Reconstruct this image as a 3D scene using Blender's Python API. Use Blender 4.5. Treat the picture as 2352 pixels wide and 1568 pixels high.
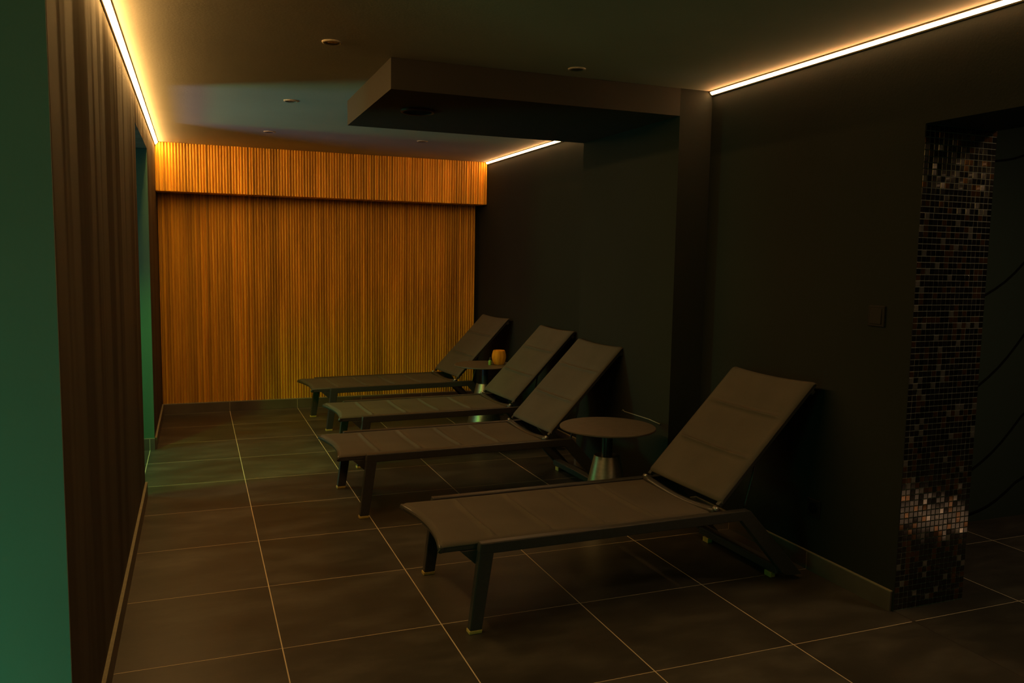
import bpy, bmesh, math, random
from mathutils import Vector, Matrix
random.seed(7)
S = bpy.context.scene
COL = S.collection
PI = math.pi
for o in list(bpy.data.objects): bpy.data.objects.remove(o)

# ------------------------------------------------------------------ camera
cd = bpy.data.cameras.new('camera'); cam = bpy.data.objects.new('camera', cd); COL.objects.link(cam)
cd.sensor_fit = 'HORIZONTAL'; cd.sensor_width = 36; cd.lens = 1862.863 / 2352 * 36
cd.clip_start = 0.05
cam.matrix_world = (Matrix.Translation((0, 0, 1.42235)) @ Matrix.Rotation(-0.372289, 4, 'Z')
                    @ Matrix.Rotation(PI/2 - 0.101067, 4, 'X') @ Matrix.Rotation(0.0172999, 4, 'Z'))
S.camera = cam
# ------------------------------------------------------------------ world, exposure
w = bpy.data.worlds.new('world'); S.world = w; w.use_nodes = True
w.node_tree.nodes['Background'].inputs[0].default_value = (0.30, 0.26, 0.14, 1)
w.node_tree.nodes['Background'].inputs[1].default_value = 0.0
S.view_settings.view_transform = 'Standard'; S.view_settings.look = 'None'
S.view_settings.exposure = 0.0; S.view_settings.gamma = 1; S.view_settings.use_curve_mapping = False

# ------------------------------------------------------------------ lamps of the neighbouring spaces, added fill lights
def look(o, target):
    o.rotation_euler = (Vector(target) - o.location).to_track_quat('-Z', 'Y').to_euler()
def area(name, loc, target, sx, sy, power, color, spread=180):
    l = bpy.data.lights.new(name, 'AREA'); l.shape = 'RECTANGLE'; l.size = sx; l.size_y = sy
    l.energy = power; l.color = color; l.spread = math.radians(spread)
    o = bpy.data.objects.new(name, l); COL.objects.link(o); o.location = loc; look(o, target); return o
def spot(name, loc, target, power, color, angle, blend, r=0.05):
    l = bpy.data.lights.new(name, 'SPOT'); l.energy = power; l.color = color
    l.spot_size = math.radians(angle); l.spot_blend = blend; l.shadow_soft_size = r
    o = bpy.data.objects.new(name, l); COL.objects.link(o); o.location = loc; look(o, target); return o
# green and blue coloured lamps of the wet room behind the left wall opening
spot('green_lamp', (-1.1, 5.0, 1.75), (0.35, 5.95, 0.0), 62, (0.30, 1.0, 0.12), 78, 0.7, 0.05)
area('wet_room_green_lamp', (-2.5, 6.3, 1.0), (1.6, 4.3, 0.3), 0.35, 0.35, 17, (0.15, 1.0, 0.24))
area('blue_lamp', (-1.75, 5.75, 0.75), (0.4, 5.75, 2.35), 0.55, 0.55, 9.5, (0.42, 0.62, 1.0))
# green lamp of the hall in front of the left wall end
area('hall_green_lamp', (-1.3, 1.2, 0.22), (0.3, 2.6, 0.15), 0.6, 0.25, 3.3, (0.12, 1.0, 0.48))
area('added_high_green_fill', (-3.2, 0.1, 1.6), (1.4, 3.0, 0.0), 0.5, 0.5, 4.5, (0.16, 1.0, 0.32))  # added high fill that tints the floor green, not a lamp of the hall
# warm lamp of the room to the right, shining down on its floor
spot('warm_lamp', (4.1, 1.35, 2.1), (3.9, 1.45, 0), 1000, (1.0, 0.64, 0.42), 20, 0.5, 0.03)
area('right_room_added_fill', (3.55, 1.45, 2.3), (3.7, 1.6, 0), 0.3, 0.3, 8, (1.0, 0.66, 0.36))  # added fill that brightens the right room's dark floor
# warm fill added behind the camera to light the foreground floor
area('added_warm_fill', (1.0, -1.3, 2.25), (1.3, 2.0, 0), 1.6, 0.5, 1.0, (1.0, 0.62, 0.16))
LED_WARM = (1.0, 0.54, 0.16)
LED_L, LED_R = 42.0, 18.0     # radiance of the strips

# ------------------------------------------------------------------ material helpers
def mat(name, color, rough=0.6, metal=0.0, spec=0.5):
    m = bpy.data.materials.new(name); m.use_nodes = True
    b = m.node_tree.nodes['Principled BSDF']
    b.inputs['Base Color'].default_value = (*color, 1); b.inputs['Roughness'].default_value = rough
    b.inputs['Metallic'].default_value = metal; b.inputs['Specular IOR Level'].default_value = spec
    return m
class NT:
    def __init__(s, m): s.t = m.node_tree; s.b = s.t.nodes['Principled BSDF']
    def n(s, typ, **k):
        x = s.t.nodes.new(typ)
        for a, v in k.items(): setattr(x, a, v)
        return x
    def l(s, a, b): s.t.links.new(a, b)
    def math(s, op, a, b=None, c=None):
        x = s.n('ShaderNodeMath', operation=op)
        for i, v in enumerate((a, b, c)):
            if v is None: continue
            if isinstance(v, (int, float)): x.inputs[i].default_value = v
            else: s.l(v, x.inputs[i])
        return x.outputs[0]
    def coords(s, which='Object'): return s.n('ShaderNodeTexCoord').outputs[which]
    def mapping(s, v, scale=(1, 1, 1), loc=(0, 0, 0)):
        x = s.n('ShaderNodeMapping'); x.inputs['Scale'].default_value = scale; x.inputs['Location'].default_value = loc
        s.l(v, x.inputs['Vector']); return x.outputs[0]
    def noise(s, v, scale, detail=3, rough=0.5):
        x = s.n('ShaderNodeTexNoise'); x.inputs['Scale'].default_value = scale
        x.inputs['Detail'].default_value = detail; x.inputs['Roughness'].default_value = rough
        s.l(v, x.inputs['Vector']); return x.outputs[0]
    def ramp(s, f, stops):
        x = s.n('ShaderNodeValToRGB'); e = x.color_ramp.elements
        while len(e) < len(stops): e.new(0.5)
        for i, (p, c) in enumerate(stops): e[i].position = p; e[i].color = (*c, 1)
        s.l(f, x.inputs[0]); return x.outputs[0]
    def mix(s, f, a, b, mode='MIX'):
        x = s.n('ShaderNodeMix', data_type='RGBA', blend_type=mode)
        for i, v in ((0, f), (6, a), (7, b)):
            if isinstance(v, (int, float)): x.inputs[i].default_value = v
            elif isinstance(v, tuple): x.inputs[i].default_value = (*v, 1)
            else: s.l(v, x.inputs[i])
        return x.outputs[2]
    def bump(s, h, strength, dist=0.01):
        x = s.n('ShaderNodeBump'); x.inputs['Strength'].default_value = strength; x.inputs['Distance'].default_value = dist
        s.l(h, x.inputs['Height']); s.l(x.outputs[0], s.b.inputs['Normal'])

def plaster(name, color, scale=3.0, var=0.12, rough=0.85, spec=0.25):
    m = mat(name, color, rough, spec=spec); t = NT(m); c = t.coords()
    n = t.noise(c, scale, 4)
    d = tuple(x*(1-var) for x in color); e = tuple(x*(1+var) for x in color)
    t.l(t.ramp(n, [(0.3, d), (0.7, e)]), t.b.inputs['Base Color'])
    t.bump(t.noise(c, 90, 3), 0.12, 0.004)
    return m
M_ceiling = plaster('ceiling paint', (0.55, 0.53, 0.45), 1.4, 0.06)
M_wall = plaster('dark wall paint', (0.0220, 0.0240, 0.0205), 1.2, 0.08, 0.85, 0.12)
M_white = plaster('pale wall paint', (0.34, 0.36, 0.33), 1.5, 0.06)
M_rev = plaster('reveal with green light tint', (0.06, 0.15, 0.085), 1.5, 0.06)  # green of the lamp light put into the reveal's colour
M_bulk = plaster('bulkhead paint', (0.038, 0.036, 0.030), 1.4, 0.06)
# left wall: vertical streaks of strip light put into colour and bumps
M_left = mat('left wall plaster with light streaks', (0.13, 0.10, 0.07), 0.75, spec=0.25)
t = NT(M_left); c = t.coords()
sv = t.mapping(c, (1, 1, 0.06)); n1 = t.noise(sv, 1.7, 1.6, 0.5); n2 = t.noise(sv, 6, 1, 0.5)
t.l(t.ramp(n1, [(0.25, (0.060, 0.048, 0.034)), (0.75, (0.092, 0.076, 0.056))]), t.b.inputs['Base Color'])
t.bump(t.math('ADD', n1, t.math('MULTIPLY', n2, 0.16)), 0.75, 0.14)

# floor tile
OX, OY, TX, TY = 0.2666, 2.9247, 0.6, 0.5962
def tile_mat(name, grout_w=0.0042):
    m = mat(name, (0.1, 0.08, 0.06), 0.35, spec=0.2); t = NT(m); c = t.coords()
    sp = t.n('ShaderNodeSeparateXYZ'); t.l(c, sp.inputs[0])
    def axis(o, off, size):
        u = t.math('DIVIDE', t.math('SUBTRACT', o, off), size)
        idx = t.math('FLOOR', u); f = t.math('FRACT', u)
        d = t.math('MULTIPLY', t.math('MINIMUM', f, t.math('SUBTRACT', 1.0, f)), size)
        return idx, d
    ix, dx = axis(sp.outputs[0], OX, TX); iy, dy = axis(sp.outputs[1], OY, TY)
    d = t.math('MINIMUM', dx, t.math('ADD', dy, 0.0007))
    g = t.math('LESS_THAN', d, grout_w/2)
    # the joint in the wall line at the threshold is dark
    thr = t.math('LESS_THAN', t.math('ABSOLUTE', t.math('SUBTRACT', sp.outputs[0], OX+4*TX)), 0.01)
    cb = t.n('ShaderNodeCombineXYZ'); t.l(ix, cb.inputs[0]); t.l(iy, cb.inputs[1])
    wn = t.n('ShaderNodeTexWhiteNoise', noise_dimensions='3D'); t.l(cb.outputs[0], wn.inputs[0])
    off = t.n('ShaderNodeVectorMath', operation='MULTIPLY_ADD'); t.l(wn.outputs['Color'], off.inputs[0])
    off.inputs[1].default_value = (9, 9, 9); t.l(c, off.inputs[2])
    big = t.noise(t.mapping(off.outputs[0], (1.2, 2.6, 1)), 2.2, 5, 0.6)
    fine = t.noise(off.outputs[0], 22, 5, 0.65)
    base = t.ramp(big, [(0.28, (0.028, 0.027, 0.022)), (0.5, (0.050, 0.048, 0.039)), (0.74, (0.100, 0.094, 0.077))])
    base = t.mix(t.math('MULTIPLY', fine, 0.35), base, (0.075, 0.06, 0.045))
    tone = t.math('ADD', t.math('MULTIPLY', wn.outputs['Value'], 0.35), 0.82)
    vm = t.n('ShaderNodeVectorMath', operation='SCALE'); t.l(base, vm.inputs[0]); t.l(tone, vm.inputs['Scale'])
    gc = t.mix(thr, (0.62, 0.52, 0.36), (0.03, 0.025, 0.02))
    t.l(t.mix(g, vm.outputs[0], gc), t.b.inputs['Base Color'])
    r = t.math('ADD', t.math('MULTIPLY', big, 0.22), 0.30)
    t.l(t.math('MAXIMUM', r, t.math('MULTIPLY', g, 0.9)), t.b.inputs['Roughness'])
    h = t.math('MULTIPLY', t.math('MINIMUM', d, 0.004), 60)
    t.bump(t.math('ADD', h, t.math('MULTIPLY', fine, 0.12)), 0.25, 0.004)
    return m
M_floor = tile_mat('large brown grey floor tile')
def skirt_mat(name, axis):
    m = mat(name, (0.10, 0.085, 0.065), 0.4); t = NT(m); c = t.coords()
    sp = t.n('ShaderNodeSeparateXYZ'); t.l(c, sp.inputs[0])
    off, size = ((OX, TX), (OY, TY))[axis]
    u = t.math('DIVIDE', t.math('SUBTRACT', sp.outputs[axis], off), size); f = t.math('FRACT', u)
    d = t.math('MULTIPLY', t.math('MINIMUM', f, t.math('SUBTRACT', 1.0, f)), size)
    g = t.math('LESS_THAN', d, 0.002)
    n = t.ramp(t.noise(c, 4, 4), [(0.3, (0.075, 0.062, 0.048)), (0.7, (0.13, 0.108, 0.085))])
    t.l(t.mix(g, n, (0.4, 0.34, 0.24)), t.b.inputs['Base Color'])
    return m
M_skirtX = skirt_mat('tile skirting x', 0); M_skirtY = skirt_mat('tile skirting y', 1)

# slatted wood
def wood_mat(name, period, gain=1.0):
    m = mat(name, (0.5, 0.25, 0.06), 0.5, spec=0.35); t = NT(m); c = t.coords()
    sp = t.n('ShaderNodeSeparateXYZ'); t.l(c, sp.inputs[0])
    idx = t.math('FLOOR', t.math('DIVIDE', sp.outputs[0], period))
    wn = t.n('ShaderNodeTexWhiteNoise', noise_dimensions='1D'); t.l(idx, wn.inputs['W'])
    # boards of about six slats share a tone
    idb = t.math('FLOOR', t.math('DIVIDE', sp.outputs[0], period*6))
    wb = t.n('ShaderNodeTexWhiteNoise', noise_dimensions='1D'); t.l(idb, wb.inputs['W'])
    cb = t.n('ShaderNodeCombineXYZ'); t.l(t.math('MULTIPLY', wb.outputs['Value'], 13), cb.inputs[1])
    ad = t.n('ShaderNodeVectorMath', operation='ADD'); t.l(c, ad.inputs[0]); t.l(cb.outputs[0], ad.inputs[1])
    g = t.noise(t.mapping(ad.outputs[0], (1, 1, 0.05)), 26, 4, 0.6)
    g2 = t.noise(t.mapping(ad.outputs[0], (1, 1, 0.18)), 3.2, 3, 0.5)
    col = t.ramp(g, [(0.25, (0.44, 0.20, 0.014)), (0.55, (0.70, 0.36, 0.026)), (0.8, (0.84, 0.46, 0.040))])
    f = t.math('ADD', t.math('ADD', t.math('MULTIPLY', wn.outputs['Value'], 0.56), t.math('MULTIPLY', wb.outputs['Value'], 0.22)),
               t.math('ADD', t.math('MULTIPLY', g2, 0.55), 0.38))
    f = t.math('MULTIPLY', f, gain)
    vm = t.n('ShaderNodeVectorMath', operation='SCALE'); t.l(col, vm.inputs[0]); t.l(f, vm.inputs['Scale'])
    t.l(vm.outputs[0], t.b.inputs['Base Color'])
    return m

# fabric
M_sling = mat('taupe sling fabric', (0.24, 0.19, 0.145), 0.75, spec=0.3)
t = NT(M_sling); c = t.coords()
wv = t.n('ShaderNodeTexWave'); wv.inputs['Scale'].default_value = 130; wv.inputs['Distortion'].default_value = 0.6; t.l(c, wv.inputs[0])
t.l(t.ramp(t.noise(c, 5, 3), [(0.3, (0.072, 0.063, 0.049)), (0.7, (0.091, 0.079, 0.061))]), t.b.inputs['Base Color'])
t.bump(wv.outputs[1], 0.08, 0.001)
def grainy(name, color, rough, metal=0.0, scale=60, spec=0.5):
    m = mat(name, color, rough, metal, spec); t = NT(m); c = t.coords(); n = t.noise(c, scale, 2)
    t.l(t.ramp(n, [(0.3, tuple(x*0.88 for x in color)), (0.7, tuple(x*1.12 for x in color))]), t.b.inputs['Base Color'])
    return m
M_frame = grainy('anthracite powder coat', (0.040, 0.039, 0.037), 0.38)
M_pad = grainy('pale plastic foot', (0.45, 0.34, 0.08), 0.5)
M_pin = grainy('bare metal pin', (0.55, 0.52, 0.48), 0.3, 0.8)
M_tabletop = grainy('table top laminate', (0.095, 0.078, 0.060), 0.5, 0, 25)
M_tablebase = grainy('satin painted metal base', (0.22, 0.23, 0.20), 0.38, 0.9)
M_tablecol = grainy('dark column', (0.07, 0.07, 0.07), 0.3, 0.5)
M_plastic = grainy('dark switch plastic', (0.014, 0.013, 0.012), 0.6, 0, 60, 0.2)
M_alu = grainy('aluminium profile', (0.42, 0.34, 0.26), 0.45, 0.4)
M_ring = grainy('downlight ring', (0.42, 0.38, 0.30), 0.4)
M_lens = grainy('unlit lens', (0.12, 0.10, 0.08), 0.25)
M_speaker = grainy('dark red speaker', (0.045, 0.012, 0.010), 0.5)
M_cable = grainy('pale cable', (0.26, 0.26, 0.22), 0.5)
M_cabled = grainy('dark cable', (0.006, 0.006, 0.006), 0.9, 0, 60, 0.1)
M_glass = grainy('green bottle glass', (0.20, 0.42, 0.08), 0.15)
M_bcap = grainy('black bottle cap', (0.03, 0.03, 0.03), 0.4)
def emis(name, color, strength):
    m = mat(name, color, 0.5); b = m.node_tree.nodes['Principled BSDF']
    b.inputs['Emission Color'].default_value = (*color, 1); b.inputs['Emission Strength'].default_value = strength
    return m
M_ledL = emis('led diffuser left', LED_WARM, LED_L*2)
M_ledR = emis('led diffuser right', (1.0, 0.56, 0.22), LED_R*2)
M_edge = grainy('pale skirting top edge', (0.22, 0.20, 0.13), 0.8)
M_ledD = emis('led diffuser dim', (1.0, 0.6, 0.3), 1.3)
M_amber = mat('amber aroma lamp shell', (0.5, 0.2, 0.02), 0.8, spec=0.1)
t = NT(M_amber); c = t.coords(); n = t.noise(t.mapping(c, (1, 1, 0.3)), 40, 3)
t.l(t.ramp(n, [(0.3, (0.42, 0.15, 0.008)), (0.7, (0.62, 0.25, 0.015))]), t.b.inputs['Base Color'])
t.b.inputs['Emission Color'].default_value = (1.0, 0.38, 0.01, 1); t.b.inputs['Emission Strength'].default_value = 0.03

# ------------------------------------------------------------------ mesh helpers
def B(): return bmesh.new()
def obj(name, bm, m, parent=None, smooth=False, mats=None, bevel=0, autosmooth=False):
    me = bpy.data.meshes.new(name); bmesh.ops.recalc_face_normals(bm, faces=bm.faces[:]); bm.to_mesh(me); bm.free()
    for x in (mats or [m]): me.materials.append(x)
    if smooth:
        for p in me.polygons: p.use_smooth = True
    o = bpy.data.objects.new(name, me); COL.objects.link(o)
    if parent: o.parent = parent
    if bevel:
        b = o.modifiers.new('bevel', 'BEVEL'); b.width = bevel; b.segments = 2; b.limit_method = 'ANGLE'; b.angle_limit = 0.6
    return o
def add_box(bm, x0, x1, y0, y1, z0, z1):
    vs = [bm.verts.new((x, y, z)) for x in (x0, x1) for y in (y0, y1) for z in (z0, z1)]
    for f in ((0,1,3,2),(4,6,7,5),(0,4,5,1),(2,3,7,6),(0,2,6,4),(1,5,7,3)): bm.faces.new([vs[i] for i in f])
def add_prism(bm, pts, y0, y1):   # polygon in xz, extruded along y
    a = [bm.verts.new((x, y0, z)) for x, z in pts]; b = [bm.verts.new((x, y1, z)) for x, z in pts]
    n = len(pts); bm.faces.new(a); bm.faces.new(b[::-1])
    for i in range(n): bm.faces.new((a[i], b[i], b[(i+1) % n], a[(i+1) % n]))
def add_lathe(bm, prof, seg=48, cx=0, cy=0, lobes=0, amp=0):
    rings = []
    for r, z in prof:
        if r < 1e-5: rings.append([bm.verts.new((cx, cy, z))]); continue
        R = []
        for k in range(seg):
            a = 2*PI*k/seg; rr = r*(1 - amp*abs(math.sin(lobes*a/2))**8) if lobes else r
            R.append(bm.verts.new((cx+rr*math.cos(a), cy+rr*math.sin(a), z)))
        rings.append(R)
    for A, C in zip(rings, rings[1:]):
        if len(A) == 1 and len(C) == 1: continue
        for k in range(seg):
            j = (k+1) % seg
            if len(A) == 1: bm.faces.new((A[0], C[k], C[j]))
            elif len(C) == 1: bm.faces.new((A[k], A[j], C[0]))
            else: bm.faces.new((A[k], A[j], C[j], C[k]))
def add_tube(bm, pts, r, seg=10, ry=None):
    pts = [Vector(p) for p in pts]; rings = []
    up = Vector((0, 0, 1))
    for i, p in enumerate(pts):
        d = (pts[min(i+1, len(pts)-1)] - pts[max(i-1, 0)]).normalized()
        u = up if abs(d.z) < 0.95 else Vector((0, 1, 0))
        a = d.cross(u).normalized(); b = a.cross(d).normalized()
        rings.append([bm.verts.new(p + a*math.cos(2*PI*k/seg)*r + b*math.sin(2*PI*k/seg)*(ry or r)) for k in range(seg)])
    for A, C in zip(rings, rings[1:]):
        for k in range(seg): bm.faces.new((A[k], A[(k+1) % seg], C[(k+1) % seg], C[k]))
    bm.faces.new(rings[0]); bm.faces.new(rings[-1][::-1])
def thing(name, label, cat, loc=(0, 0, 0), rz=0, group=None):
    o = bpy.data.objects.new(name, None); COL.objects.link(o); o.empty_display_size = 0.1
    o.location = loc; o.rotation_euler = (0, 0, rz); o['label'] = label; o['category'] = cat
    if group: o['group'] = group
    return o
def tag(o, label, cat, group=None):
    o['label'] = label; o['category'] = cat
    if group: o['group'] = group
    return o
def struct(name, boxes, m, bevel=0):
    bm = B()
    for b in boxes: add_box(bm, *b)
    if name.startswith('baseboard'):      # paler strip on top of the tile skirting
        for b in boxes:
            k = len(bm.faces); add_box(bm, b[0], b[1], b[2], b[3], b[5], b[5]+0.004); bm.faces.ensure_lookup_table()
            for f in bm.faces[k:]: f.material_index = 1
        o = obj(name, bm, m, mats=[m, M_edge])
    else: o = obj(name, bm, m, bevel=bevel)
    o['kind'] = 'structure'; return o

# ------------------------------------------------------------------ setting
XL, XR, ZC = -0.30, 2.657, 2.352
YW = 7.76                      # front of the wood wall
YM = 2.43                      # end of the right wall (mosaic face)
YB0, YB1, XB0, XP, ZB = 3.85, 5.02, 0.872, 2.454, 2.207   # bulkhead and pilaster
YO0, YO1, ZO = 5.10, 6.34, 2.150                           # opening in the left wall
struct('floor', [(-4.2, 7.2, -2.8, 8.2, -0.1, 0)], M_floor)
struct('ceiling', [(-4.2, 7.2, -2.8, 8.2, ZC, ZC+0.12)], M_ceiling)
struct('wall_left', [(XL-0.22, XL, 2.14, YO0, 0, ZC), (XL-0.22, XL, YO0, YO1, ZO, ZC),
                     (XL-0.22, XL, YO1, YW+0.2, 0, ZC)], M_left)
struct('wall_left_end', [(-3.9, XL-0.0005, 2.128, 2.1395, 0, ZC)], M_white)   # pale painted face towards the hall
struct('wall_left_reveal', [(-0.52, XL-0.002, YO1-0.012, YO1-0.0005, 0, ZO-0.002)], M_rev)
struct('wall_right', [(XR, 3.05, YM, YW+0.2, 0, ZC), (XR, XR+0.003, YM-0.0058, YM, 0, 1.975), (XR, 3.05, -0.6, YM, 1.975, ZC), (XR, 3.05, -2.8, -0.6, 0, ZC)], M_wall)
struct('wall_pilaster', [(XP, XR-0.0005, YB0, YB1, 0, ZC)], M_wall)
struct('ceiling_bulkhead', [(XB0, XP-0.0005, YB0, YB1, ZB, ZC-0.0005)], M_bulk)
struct('wall_back', [(XL-0.3, XR+0.4, YW+0.03, YW+0.2, 0, ZC)], M_wall)
# side room behind the left wall, room on the right, hall behind the camera
struct('wall_wet_room', [(-3.2, -3.1, 3.6, 7.96, 0, ZC), (-3.1, -0.52, 3.6, 3.7, 0, ZC), (-3.1, -0.52, 7.86, 7.96, 0, ZC)], M_wall)
M_tarp = mat('dark green wall sheet', (0.040, 0.060, 0.048), 0.8, spec=0.1)
struct('wall_right_room', [(3.05, 7.2, 3.19, 3.3, 0, ZC)], M_tarp)
struct('wall_right_room_side', [(7.1, 7.2, -2.8, 3.19, 0, ZC)], M_wall)
struct('wall_front', [(-4.2, 7.2, -2.8, -2.7, 0, ZC)], M_wall)
struct('wall_hall', [(-4.2, -4.1, -2.7, 2.2, 0, ZC)], M_white)

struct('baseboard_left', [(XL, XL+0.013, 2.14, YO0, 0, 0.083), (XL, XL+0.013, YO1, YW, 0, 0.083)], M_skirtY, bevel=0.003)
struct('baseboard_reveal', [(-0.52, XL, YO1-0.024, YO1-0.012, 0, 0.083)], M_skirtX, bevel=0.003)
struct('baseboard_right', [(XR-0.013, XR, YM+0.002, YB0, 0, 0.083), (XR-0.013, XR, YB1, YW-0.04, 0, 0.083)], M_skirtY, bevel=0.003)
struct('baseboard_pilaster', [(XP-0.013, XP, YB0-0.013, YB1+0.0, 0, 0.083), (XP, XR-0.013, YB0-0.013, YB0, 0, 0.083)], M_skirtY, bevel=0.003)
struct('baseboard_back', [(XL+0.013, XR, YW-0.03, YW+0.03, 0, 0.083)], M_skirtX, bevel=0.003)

# grooves in the sheet of the right room's far wall
for k, (za, zb, sag) in enumerate([(1.99, 2.09, .02), (1.27, 1.52, .03), (0.77, 1.08, .03), (0.30, 0.58, .03), (0.045, 0.20, .03)]):
    bm = B(); pts = []
    for i in range(41):
        x = 3.45 + i*0.07; u = (x-4.0)/0.36; q = u - 1
        z = za + (zb-za)*u - sag*math.sin(PI*min(1, max(0, u)))
        if u > 1: z = zb + (zb-za)*q/(1+0.30*q)          # flattens towards the right
        if u < 0: z = za + (zb-za)*u*0.55
        if 0.03 < z < 2.32: pts.append((x, 3.186, z))
    add_tube(bm, pts, 0.006, 6)
    o = obj('trim_%d' % (k+3), bm, M_cabled); o['kind'] = 'structure'

# ------------------------------------------------------------------ slatted wood wall and valance
def slats(name, x0, x1, y, z0, z1, period, depth, m, extra=None):
    bm = B(); n = int(round((x1-x0)/period)); p = (x1-x0)/n
    prof = []
    for i in range(n):
        a = x0+i*p; g = p*0.26
        prof += [(a, y+depth), (a+g*0.5, y+depth), (a+g, y+depth*0.25), (a+p*0.38, y+0.0012), (a+p*0.58, y), (a+p*0.80, y+0.0012), (a+p-g*0.4, y+depth*0.25), (a+p-g*0.2, y+depth)]
    prof.append((x1, y+depth))
    lo = [bm.verts.new((x, yy, z0)) for x, yy in prof]; hi = [bm.verts.new((x, yy, z1)) for x, yy in prof]
    for i in range(len(prof)-1): bm.faces.new((lo[i], lo[i+1], hi[i+1], hi[i]))
    back = 0.03 if extra is None else extra
    b = [bm.verts.new(v) for v in ((x0, y+back, z0), (x1, y+back, z0), (x0, y+back, z1), (x1, y+back, z1))]
    bm.faces.new([b[0]] + lo + [b[1]]); bm.faces.new([b[2]] + hi + [b[3]])
    bm.faces.new((lo[0], hi[0], b[2], b[0])); bm.faces.new((lo[-1], hi[-1], b[3], b[1]))
    bm.faces.new(b[:2] + [b[3], b[2]])
    return obj(name, bm, m)
M_wood = wood_mat('slatted oak', 0.024); M_wood2 = wood_mat('brightened oak valance', 0.024, 1.2)  # valance oak made brighter in place of light missing there
o = slats('wood_slat_cladding', XL+0.005, XR-0.04, YW, 0.085, 2.05, 0.024, 0.014, M_wood, 0.029)
tag(o, 'tall orange brown slatted wood cladding covering the far wall under the valance', 'wall cladding')
o = slats('slatted_wood_valance', XL+0.002, XR-0.002, 7.53, 1.945, ZC-0.002, 0.024, 0.014, M_wood2, 0.229)
tag(o, 'projecting slatted wood box along the ceiling at the far end', 'valance')

# ------------------------------------------------------------------ mosaic face of the right wall's end
def mosaic():
    bm = B(); add_box(bm, XR+0.0035, 3.049, YM-0.003, YM-0.0003, 0.001, 1.974)
    rng = random.Random(3); n = 16; p = (3.046-XR)/n; rows = int(1.974/p)
    for i in range(n):
        for j in range(rows):
            cx = XR + 0.004 + (i+0.5)*p; cz = (j+0.5)*p + 0.004; h = p*0.445
            tx, tz = rng.gauss(0, 0.016), rng.gauss(0, 0.016)
            mi = 1 + rng.choice((0, 0, 0, 0, 1, 1, 1, 2, 2, 2, 3, 3, 4))
            V = []
            for lay, hh, off in ((0, h, 0.0), (1, h, 0.0012), (2, h*0.9, 0.0020)):
                V.append([bm.verts.new((cx+sx*hh, YM-0.003-off + (tx*sx*hh + tz*sz*hh if lay else 0), cz+sz*hh)) for sx, sz in ((-1,-1),(1,-1),(1,1),(-1,1))])
            fs = [bm.faces.new(V[2])]
            for a, b in ((V[0], V[1]), (V[1], V[2])):
                for k in range(4): fs.append(bm.faces.new((a[k], a[(k+1) % 4], b[(k+1) % 4], b[k])))
            for f in fs: f.material_index = mi
    cols = [(0.004, 0.004, 0.004), (0.007, 0.005, 0.004), (0.010, 0.009, 0.010), (0.24, 0.12, 0.05), (0.50, 0.46, 0.44)]
    ms = [grainy('mosaic grout', (0.20, 0.21, 0.18), 0.9)] + [grainy('mosaic glass %d' % i, c, 0.12, 0.85 if i > 2 else 0.0, 40, 1.0) for i, c in enumerate(cols)]
    for m_ in ms[1:]: m_.node_tree.nodes['Principled BSDF'].inputs['Coat Weight'].default_value = 0.6
    o = obj('mosaic_tiling', bm, None, mats=ms)
    # keep outward normals on the small faces
    return tag(o, 'narrow column of small glossy dark mosaic tiles on the wall end beside the right opening', 'mosaic')
mosaic()

# ------------------------------------------------------------------ LED strips in the ceiling corners
def led(label, side, y0, y1, m, size):
    # side -1: left wall, +1: right wall
    x = {-1: XL, 1: XR, 2: 7.1}[side]
    s = 1 if side < 0 else -1
    root = thing('led_strip_light', label, 'light strip', (x, y0, ZC), 0, 'linear ceiling lights')
    L = y1-y0
    def P(pts): return [(s*a, b) for a, b in pts]
    bm = B(); w_ = size
    add_prism(bm, P([(0.0, -0.0), (0.0, -w_*0.95), (0.004, -w_), (0.006, -w_*0.93), (w_*0.93, -0.005), (w_, -0.003), (w_*0.97, 0)]), 0.004, L-0.004)
    obj('profile', bm, M_alu, root)
    bm = B()
    add_prism(bm, P([(0.0065, -w_*0.90), (w_*0.90, -0.0065), (w_*0.80, -w_*0.36), (w_*0.62, -w_*0.62), (w_*0.36, -w_*0.80)]), 0.006, L-0.006)
    obj('diffuser', bm, m, root, smooth=False)
    for yy in (0.0, L-0.005):
        bm = B(); add_prism(bm, P([(0, 0), (0, -w_), (w_*0.40, -w_*0.86), (w_*0.66, -w_*0.66), (w_*0.86, -w_*0.40), (w_, 0)]), yy, yy+0.005)
        obj('end_cap', bm, M_alu, root)
    return root
led('long glowing warm strip along the top of the left wall', -1, 2.15, 7.528, M_ledL, 0.030)
led('glowing strip above the right opening, from the pilaster towards the front', 1, -2.6, YB0-0.002, M_ledR, 0.025)
led('warm strip in the ceiling corner of the room beyond the right opening', 2, -2.6, 3.18, M_ledD, 0.02)
led('short glowing strip between the bulkhead and the wood valance', 1, YB1+0.002, 7.528, M_ledR, 0.025)

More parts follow.
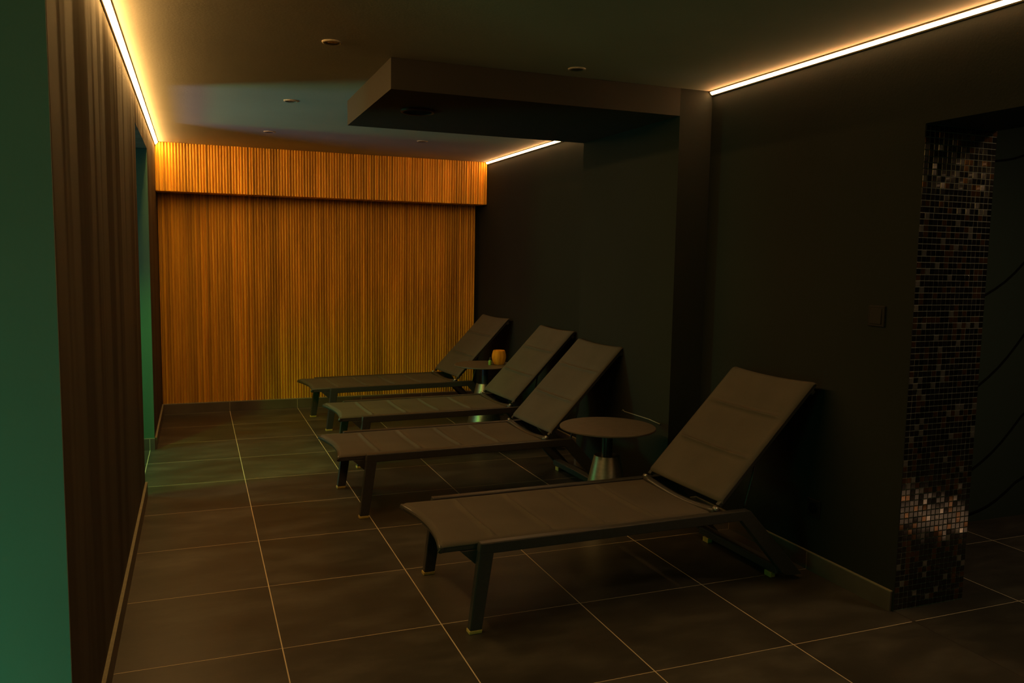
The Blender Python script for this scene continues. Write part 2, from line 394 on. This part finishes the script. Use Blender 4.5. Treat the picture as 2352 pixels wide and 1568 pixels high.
# ------------------------------------------------------------------ ceiling fittings
def downlight(x, y, label):
    r = thing('recessed_downlight', label, 'ceiling light', (x, y, ZC), 0, 'unlit downlights in the ceiling')
    bm = B(); add_lathe(bm, [(0.030, 0.0), (0.031, -0.004), (0.037, -0.007), (0.043, -0.005), (0.044, 0.0)], 40); obj('trim_ring', bm, M_ring, r, True)
    bm = B(); add_lathe(bm, [(0, -0.0015), (0.020, -0.002), (0.0305, -0.003), (0.031, 0)], 32); obj('lens', bm, M_lens, r, True)
for x, y, l in [(0.576, 3.695, 'round unlit downlight in the ceiling nearest the glowing left strip, frontmost of the left row'),
                (0.560, 5.170, 'round unlit downlight left of the bulkhead corner, middle of the left row'),
                (0.544, 6.517, 'round unlit downlight nearest the left half of the wood valance'),
                (1.756, 3.689, 'round unlit downlight just in front of the dark bulkhead'),
                (1.718, 6.453, 'round unlit downlight behind the bulkhead near the short strip')]:
    downlight(x, y, l)
sp_ = thing('ceiling_speaker', 'dark round fitting on the underside of the bulkhead', 'speaker', (1.13, 4.34, ZB))
bm = B(); add_lathe(bm, [(0.075, 0), (0.078, -0.012), (0.086, -0.014), (0.092, -0.010), (0.093, 0)], 48); obj('rim', bm, M_speaker, sp_, True)
bm = B(); add_lathe(bm, [(0, -0.004), (0.06, -0.005), (0.076, -0.008), (0.077, 0)], 48); obj('grille', bm, M_cabled, sp_, True)

# ------------------------------------------------------------------ switch and socket on the right wall
sw = thing('light_switch', 'square dark rocker switch on the right wall beside the mosaic', 'switch', (XR, 2.603, 1.212))
bm = B(); add_box(bm, -0.009, 0, -0.044, 0.044, -0.044, 0.044); obj('plate', bm, M_plastic, sw, bevel=0.003)
bm = B(); add_prism(bm, [(-0.009, -0.032), (-0.0135, -0.032), (-0.0105, 0.032), (-0.009, 0.032)], -0.030, 0.030); obj('rocker', bm, M_plastic, sw, bevel=0.0015)
so = thing('wall_socket', 'dark wall socket low on the right wall behind the nearest lounger', 'socket', (XR, 2.905, 0.297))
bm = B(); add_box(bm, -0.009, 0, -0.042, 0.042, -0.042, 0.042); obj('plate', bm, M_plastic, so, bevel=0.003)
bm = B(); add_lathe(bm, [(0.026, 0), (0.026, 0.003), (0.021, 0.003), (0.020, 0.0005), (0, 0.0005)], 28)
for v in bm.verts: v.co = Vector((-0.009 - v.co.z, v.co.x, v.co.y))
obj('outlet', bm, M_cabled, so)
bm = B(); add_tube(bm, [(XP-0.004, 4.375, 0.498), (XP-0.005, 4.362, 0.507), (XP-0.005, 4.345, 0.500), (XP-0.005, 4.2, 0.5035), (XP-0.005, 4.05, 0.507), (XP-0.005, 3.93, 0.502)], 0.003, 6)
tag(obj('wall_cable', bm, M_cable, None, True), 'thin pale cable running along the pilaster behind the near table', 'cable')

# ------------------------------------------------------------------ loungers
RW = 0.655                      # frame width
def sheet(nx, ny, fn, th):
    """closed sheet: fn(u,v) -> point, normal"""
    bm = B(); T = []; Bt = []
    for i in range(nx+1):
        T.append([]); Bt.append([])
        for j in range(ny+1):
            p, n = fn(i/nx, j/ny); T[-1].append(bm.verts.new(p)); Bt[-1].append(bm.verts.new(p - n*th))
    for i in range(nx):
        for j in range(ny):
            bm.faces.new((T[i][j], T[i+1][j], T[i+1][j+1], T[i][j+1])); bm.faces.new((Bt[i][j], Bt[i][j+1], Bt[i+1][j+1], Bt[i+1][j]))
    for i in range(nx): bm.faces.new((T[i][0], Bt[i][0], Bt[i+1][0], T[i+1][0])); bm.faces.new((T[i][ny], T[i+1][ny], Bt[i+1][ny], Bt[i][ny]))
    for j in range(ny): bm.faces.new((T[0][j], T[0][j+1], Bt[0][j+1], Bt[0][j])); bm.faces.new((T[nx][j], Bt[nx][j], Bt[nx][j+1], T[nx][j+1]))
    return bm
def ridge(s, seams, v):
    h = 0
    e = min(1, max(0, min(v, 1-v)-0.05)/0.06)
    for c in seams:
        d = (s-c)
        h += 0.0105*math.exp(-(d/0.0065)**2)*e - 0.004*math.exp(-((d-0.022)/0.012)**2)*e - 0.002*math.exp(-((d+0.02)/0.012)**2)*e
    return h
Y0, Y1 = 0.040, RW-0.040
BA = math.radians(46.0); BL = 0.725
def make_lounger(label):
    root = thing('sun_lounger', label, 'sun lounger', group='four dark loungers along the right wall')
    for s in (0, 1):
        y0, y1 = (0, 0.036) if s == 0 else (RW-0.036, RW)
        bm = B(); add_prism(bm, [(0.0, 0.352), (1.245, 0.352), (1.262, 0.343), (1.222, 0.308), (0.055, 0.308), (-0.006, 0.315)], y0, y1)
        obj('side_rail', bm, M_frame, root, bevel=0.004)
        bm = B(); add_prism(bm, [(0.0, 0.346), (0.054, 0.309), (0.010, 0.012), (-0.040, 0.012)], y0+0.0005, y1-0.0005)
        lg = obj('leg', bm, M_frame, root, bevel=0.004)
        bm = B(); add_prism(bm, [(-0.042, 0.014), (0.011, 0.014), (0.009, 0.0), (-0.043, 0.0)], y0-0.001, y1+0.001); obj('foot_cap', bm, M_pad, lg, bevel=0.003)
        bm = B(); add_prism(bm, [(1.258, 0.344), (1.205, 0.310), (1.445, 0.042), (1.475, 0.026), (1.56, 0.022)], y0+0.0005, y1-0.0005)
        obj('leg', bm, M_frame, root, bevel=0.004)
    bm = B(); add_box(bm, 0.000, 0.030, 0.036, RW-0.036, 0.275, 0.305); obj('crossbar', bm, M_frame, root, bevel=0.004)
    for yy in (0.036, RW-0.066):
        bm = B(); add_prism(bm, [(-0.070, 0.318), (0.005, 0.318), (0.000, 0.262), (-0.010, 0.262)], yy, yy+0.030); obj('gusset', bm, M_frame, root, bevel=0.002)
    bm = B(); add_box(bm, 1.435, 1.490, 0.030, RW-0.030, 0.024, 0.062); fb = obj('floor_bar', bm, M_frame, root, bevel=0.006)
    for yy in (0.06, RW-0.12):
        bm = B(); add_box(bm, 1.430, 1.458, yy, yy+0.045, 0.0, 0.025); obj('foot_pad', bm, M_pad, fb, bevel=0.003)
    # inner seat frame
    bm = B()
    add_box(bm, -0.150, 1.11, Y0, Y0+0.022, 0.318, 0.342); add_box(bm, -0.150, 1.11, Y1-0.022, Y1, 0.318, 0.342)
    obj('seat_tube', bm, M_frame, root, bevel=0.004)
    def fx(v): return 0.042*(1-(2*v-1)**2)
    bm = B(); add_tube(bm, [(-0.146+fx(k/16), Y0+0.002+(Y1-Y0-0.004)*k/16, 0.331-0.004*math.sin(PI*k/16)) for k in range(17)], 0.012, 10, 0.014)
    obj('front_bar', bm, M_frame, root, True)
    seams = (0.085, 0.325, 0.565, 0.805)
    def seat(u, v):
        xf = -0.158 + fx(v); x = xf + (1.072-xf)*u
        z = 0.352 - 0.010*math.sin(PI*v)**0.7*min(1, u*6+0.3) + ridge(x, seams, v)
        if u < 0.02: z -= 0.016*(1-u/0.02)**2
        e = min(v, 1-v); z -= 0.010*max(0, 1-e/0.02)**2
        return Vector((x, Y0+(Y1-Y0)*v, z)), Vector((0, 0, 1))
    obj('seat_sling', sheet(220, 30, seat, 0.006), M_sling, root, True)
    # backrest
    hx, hz = 1.105, 0.375; ca, sa = math.cos(BA), math.sin(BA)
    N = Vector((-sa, 0, ca))
    def bp_(s, d): return (hx + ca*s - sa*d, hz + sa*s + ca*d)
    bs = (0.255, 0.495)
    def back(u, v):
        ft = 0.010*(1-(2*v-1)**2)
        s = 0.020 + (BL - 0.020 - ft)*u
        d = 0.010 - 0.012*math.sin(PI*v)**0.8*(0.5+0.5*math.sin(PI*u)) + ridge(s, bs, v)
        if u < 0.03: d -= 0.010*(1-u/0.03)**2
        if u > 0.97: d -= 0.012*((u-0.97)/0.03)**2
        e = min(v, 1-v); d -= 0.010*max(0, 1-e/0.02)**2
        x, z = bp_(s, d)
        return Vector((x, Y0-0.004+(Y1-Y0+0.008)*v, z)), N
    bk = obj('backrest_sling', sheet(150, 30, back, 0.006), M_sling, root, True)
    bm = B()
    for y0, y1 in ((Y0, Y0+0.022), (Y1-0.022, Y1)):
        add_prism(bm, [bp_(0.004, -0.022), bp_(BL-0.004, -0.022), bp_(BL-0.004, -0.002), bp_(0.004, -0.002)], y0, y1)
    add_prism(bm, [bp_(BL-0.05, -0.036), bp_(BL-0.028, -0.036), bp_(BL-0.028, -0.020), bp_(BL-0.05, -0.020)], Y0, Y1)
    obj('backrest_frame', bm, M_frame, root, bevel=0.003)
    bm = B(); add_tube(bm, [(hx-0.004+0.012*math.sin(PI*k/14), Y0+0.004+(Y1-Y0-0.008)*k/14, 0.348-0.026*math.sin(PI*k/14)) for k in range(15)], 0.020, 12)
    obj('hinge_bar', bm, M_frame, root, True)
    for yy in (Y0-0.008, Y1-0.014):
        bm = B(); add_tube(bm, [(hx-0.008, yy, 0.362), (hx-0.008, yy+0.022, 0.362)], 0.009, 14); obj('hinge_pin', bm, M_pin, root, True)
    for yy in (Y0+0.035, Y1-0.035):
        bm = B(); a = bp_(0.30, -0.022)
        add_tube(bm, [(a[0], yy, a[1]), (a[0]-0.01, yy, a[1]-0.08), (a[0]-0.045, yy, 0.36), (a[0]-0.06, yy, 0.315)], 0.006, 8)
        obj('support_strut', bm, M_frame, root, True)
    return root
def copy_tree(o, parent=None):
    c = o.copy(); COL.objects.link(c); c.parent = parent
    for ch in list(o.children): copy_tree(ch, c)
    return c
lg0 = make_lounger('nearest and largest lounger, taupe padded sling on dark metal frame, standing alone in front')
spots = [((0.983, 2.802), 1.1, None),
         ((1.030, 5.365), 2.4, 'lounger in front of the far table with the amber lamp, third back from the nearest'),
         ((0.848, 4.300), 2.0, 'second nearest lounger, its back end beside the round table in the foreground'),
         ((1.010, 6.615), 4.2, 'farthest lounger, standing right in front of the slatted wood wall')]
protos = [lg0] + [copy_tree(lg0) for _ in range(3)]
for o, (p, a, l) in zip(protos, spots):
    o.location = (p[0], p[1], 0); o.rotation_euler = (0, 0, math.radians(a))
    if l: o['label'] = l

# ------------------------------------------------------------------ tables
def table(label):
    r = thing('side_table', label, 'side table', group='round pedestal tables between the loungers')
    bm = B(); add_lathe(bm, [(0, 0.519), (0.256, 0.519), (0.26, 0.522), (0.26, 0.528), (0.257, 0.530), (0, 0.530)], 96); obj('table_top', bm, M_tabletop, r)
    bm = B(); add_lathe(bm, [(0, 0.36), (0.030, 0.36), (0.030, 0.505), (0.06, 0.513), (0.06, 0.519), (0, 0.519)], 48); obj('column', bm, M_tablecol, r, True)
    bm = B(); add_lathe(bm, [(0, 0), (0.150, 0), (0.151, 0.004), (0.148, 0.010), (0.071, 0.366), (0.069, 0.370), (0.062, 0.370), (0.032, 0.360), (0, 0.360)], 64); obj('cone_base', bm, M_tablebase, r, True)
    for o in r.children:
        md = o.modifiers.new('es', 'EDGE_SPLIT'); md.split_angle = 0.6
    return r
t1 = table('round brown table with cone foot beside the nearest lounger, nothing on it'); t1.location = (2.07, 3.85, 0)
t2 = copy_tree(t1); t2.location = (2.275, 6.45, 0)
t2['label'] = 'round table in the far corner carrying an amber lamp and small bottle'

lamp = thing('aroma_lamp', 'amber rounded lamp standing on the far round table', 'lamp', (2.39, 6.42, 0.530))
bm = B(); add_lathe(bm, [(0, 0.0), (0.034, 0.0), (0.042, 0.004), (0.055, 0.030), (0.061, 0.060), (0.060, 0.085), (0.053, 0.112), (0.049, 0.121), (0.045, 0.122), (0.040, 0.114), (0, 0.112)], 60, lobes=6, amp=0.05)
obj('shell', bm, M_amber, lamp, True)
bm = B(); add_tube(bm, [(0.045, -0.02, 0.012), (0.065, -0.03, 0.014), (0.085, -0.03, 0.006), (0.10, -0.02, 0.003), (0.115, 0.0, 0.003)], 0.002, 6); obj('power_cable', bm, M_cable, lamp, True)
bo = thing('oil_bottle', 'tiny green dropper bottle left of the amber lamp', 'bottle', (2.303, 6.40, 0.530))
bm = B(); add_lathe(bm, [(0, 0), (0.013, 0), (0.014, 0.003), (0.014, 0.034), (0.010, 0.042), (0.006, 0.045), (0, 0.045)], 24); obj('body', bm, M_glass, bo, True)
bm = B(); add_lathe(bm, [(0, 0.045), (0.008, 0.045), (0.008, 0.056), (0.004, 0.058), (0.003, 0.068), (0, 0.069)], 20); obj('cap', bm, M_bcap, bo, True)
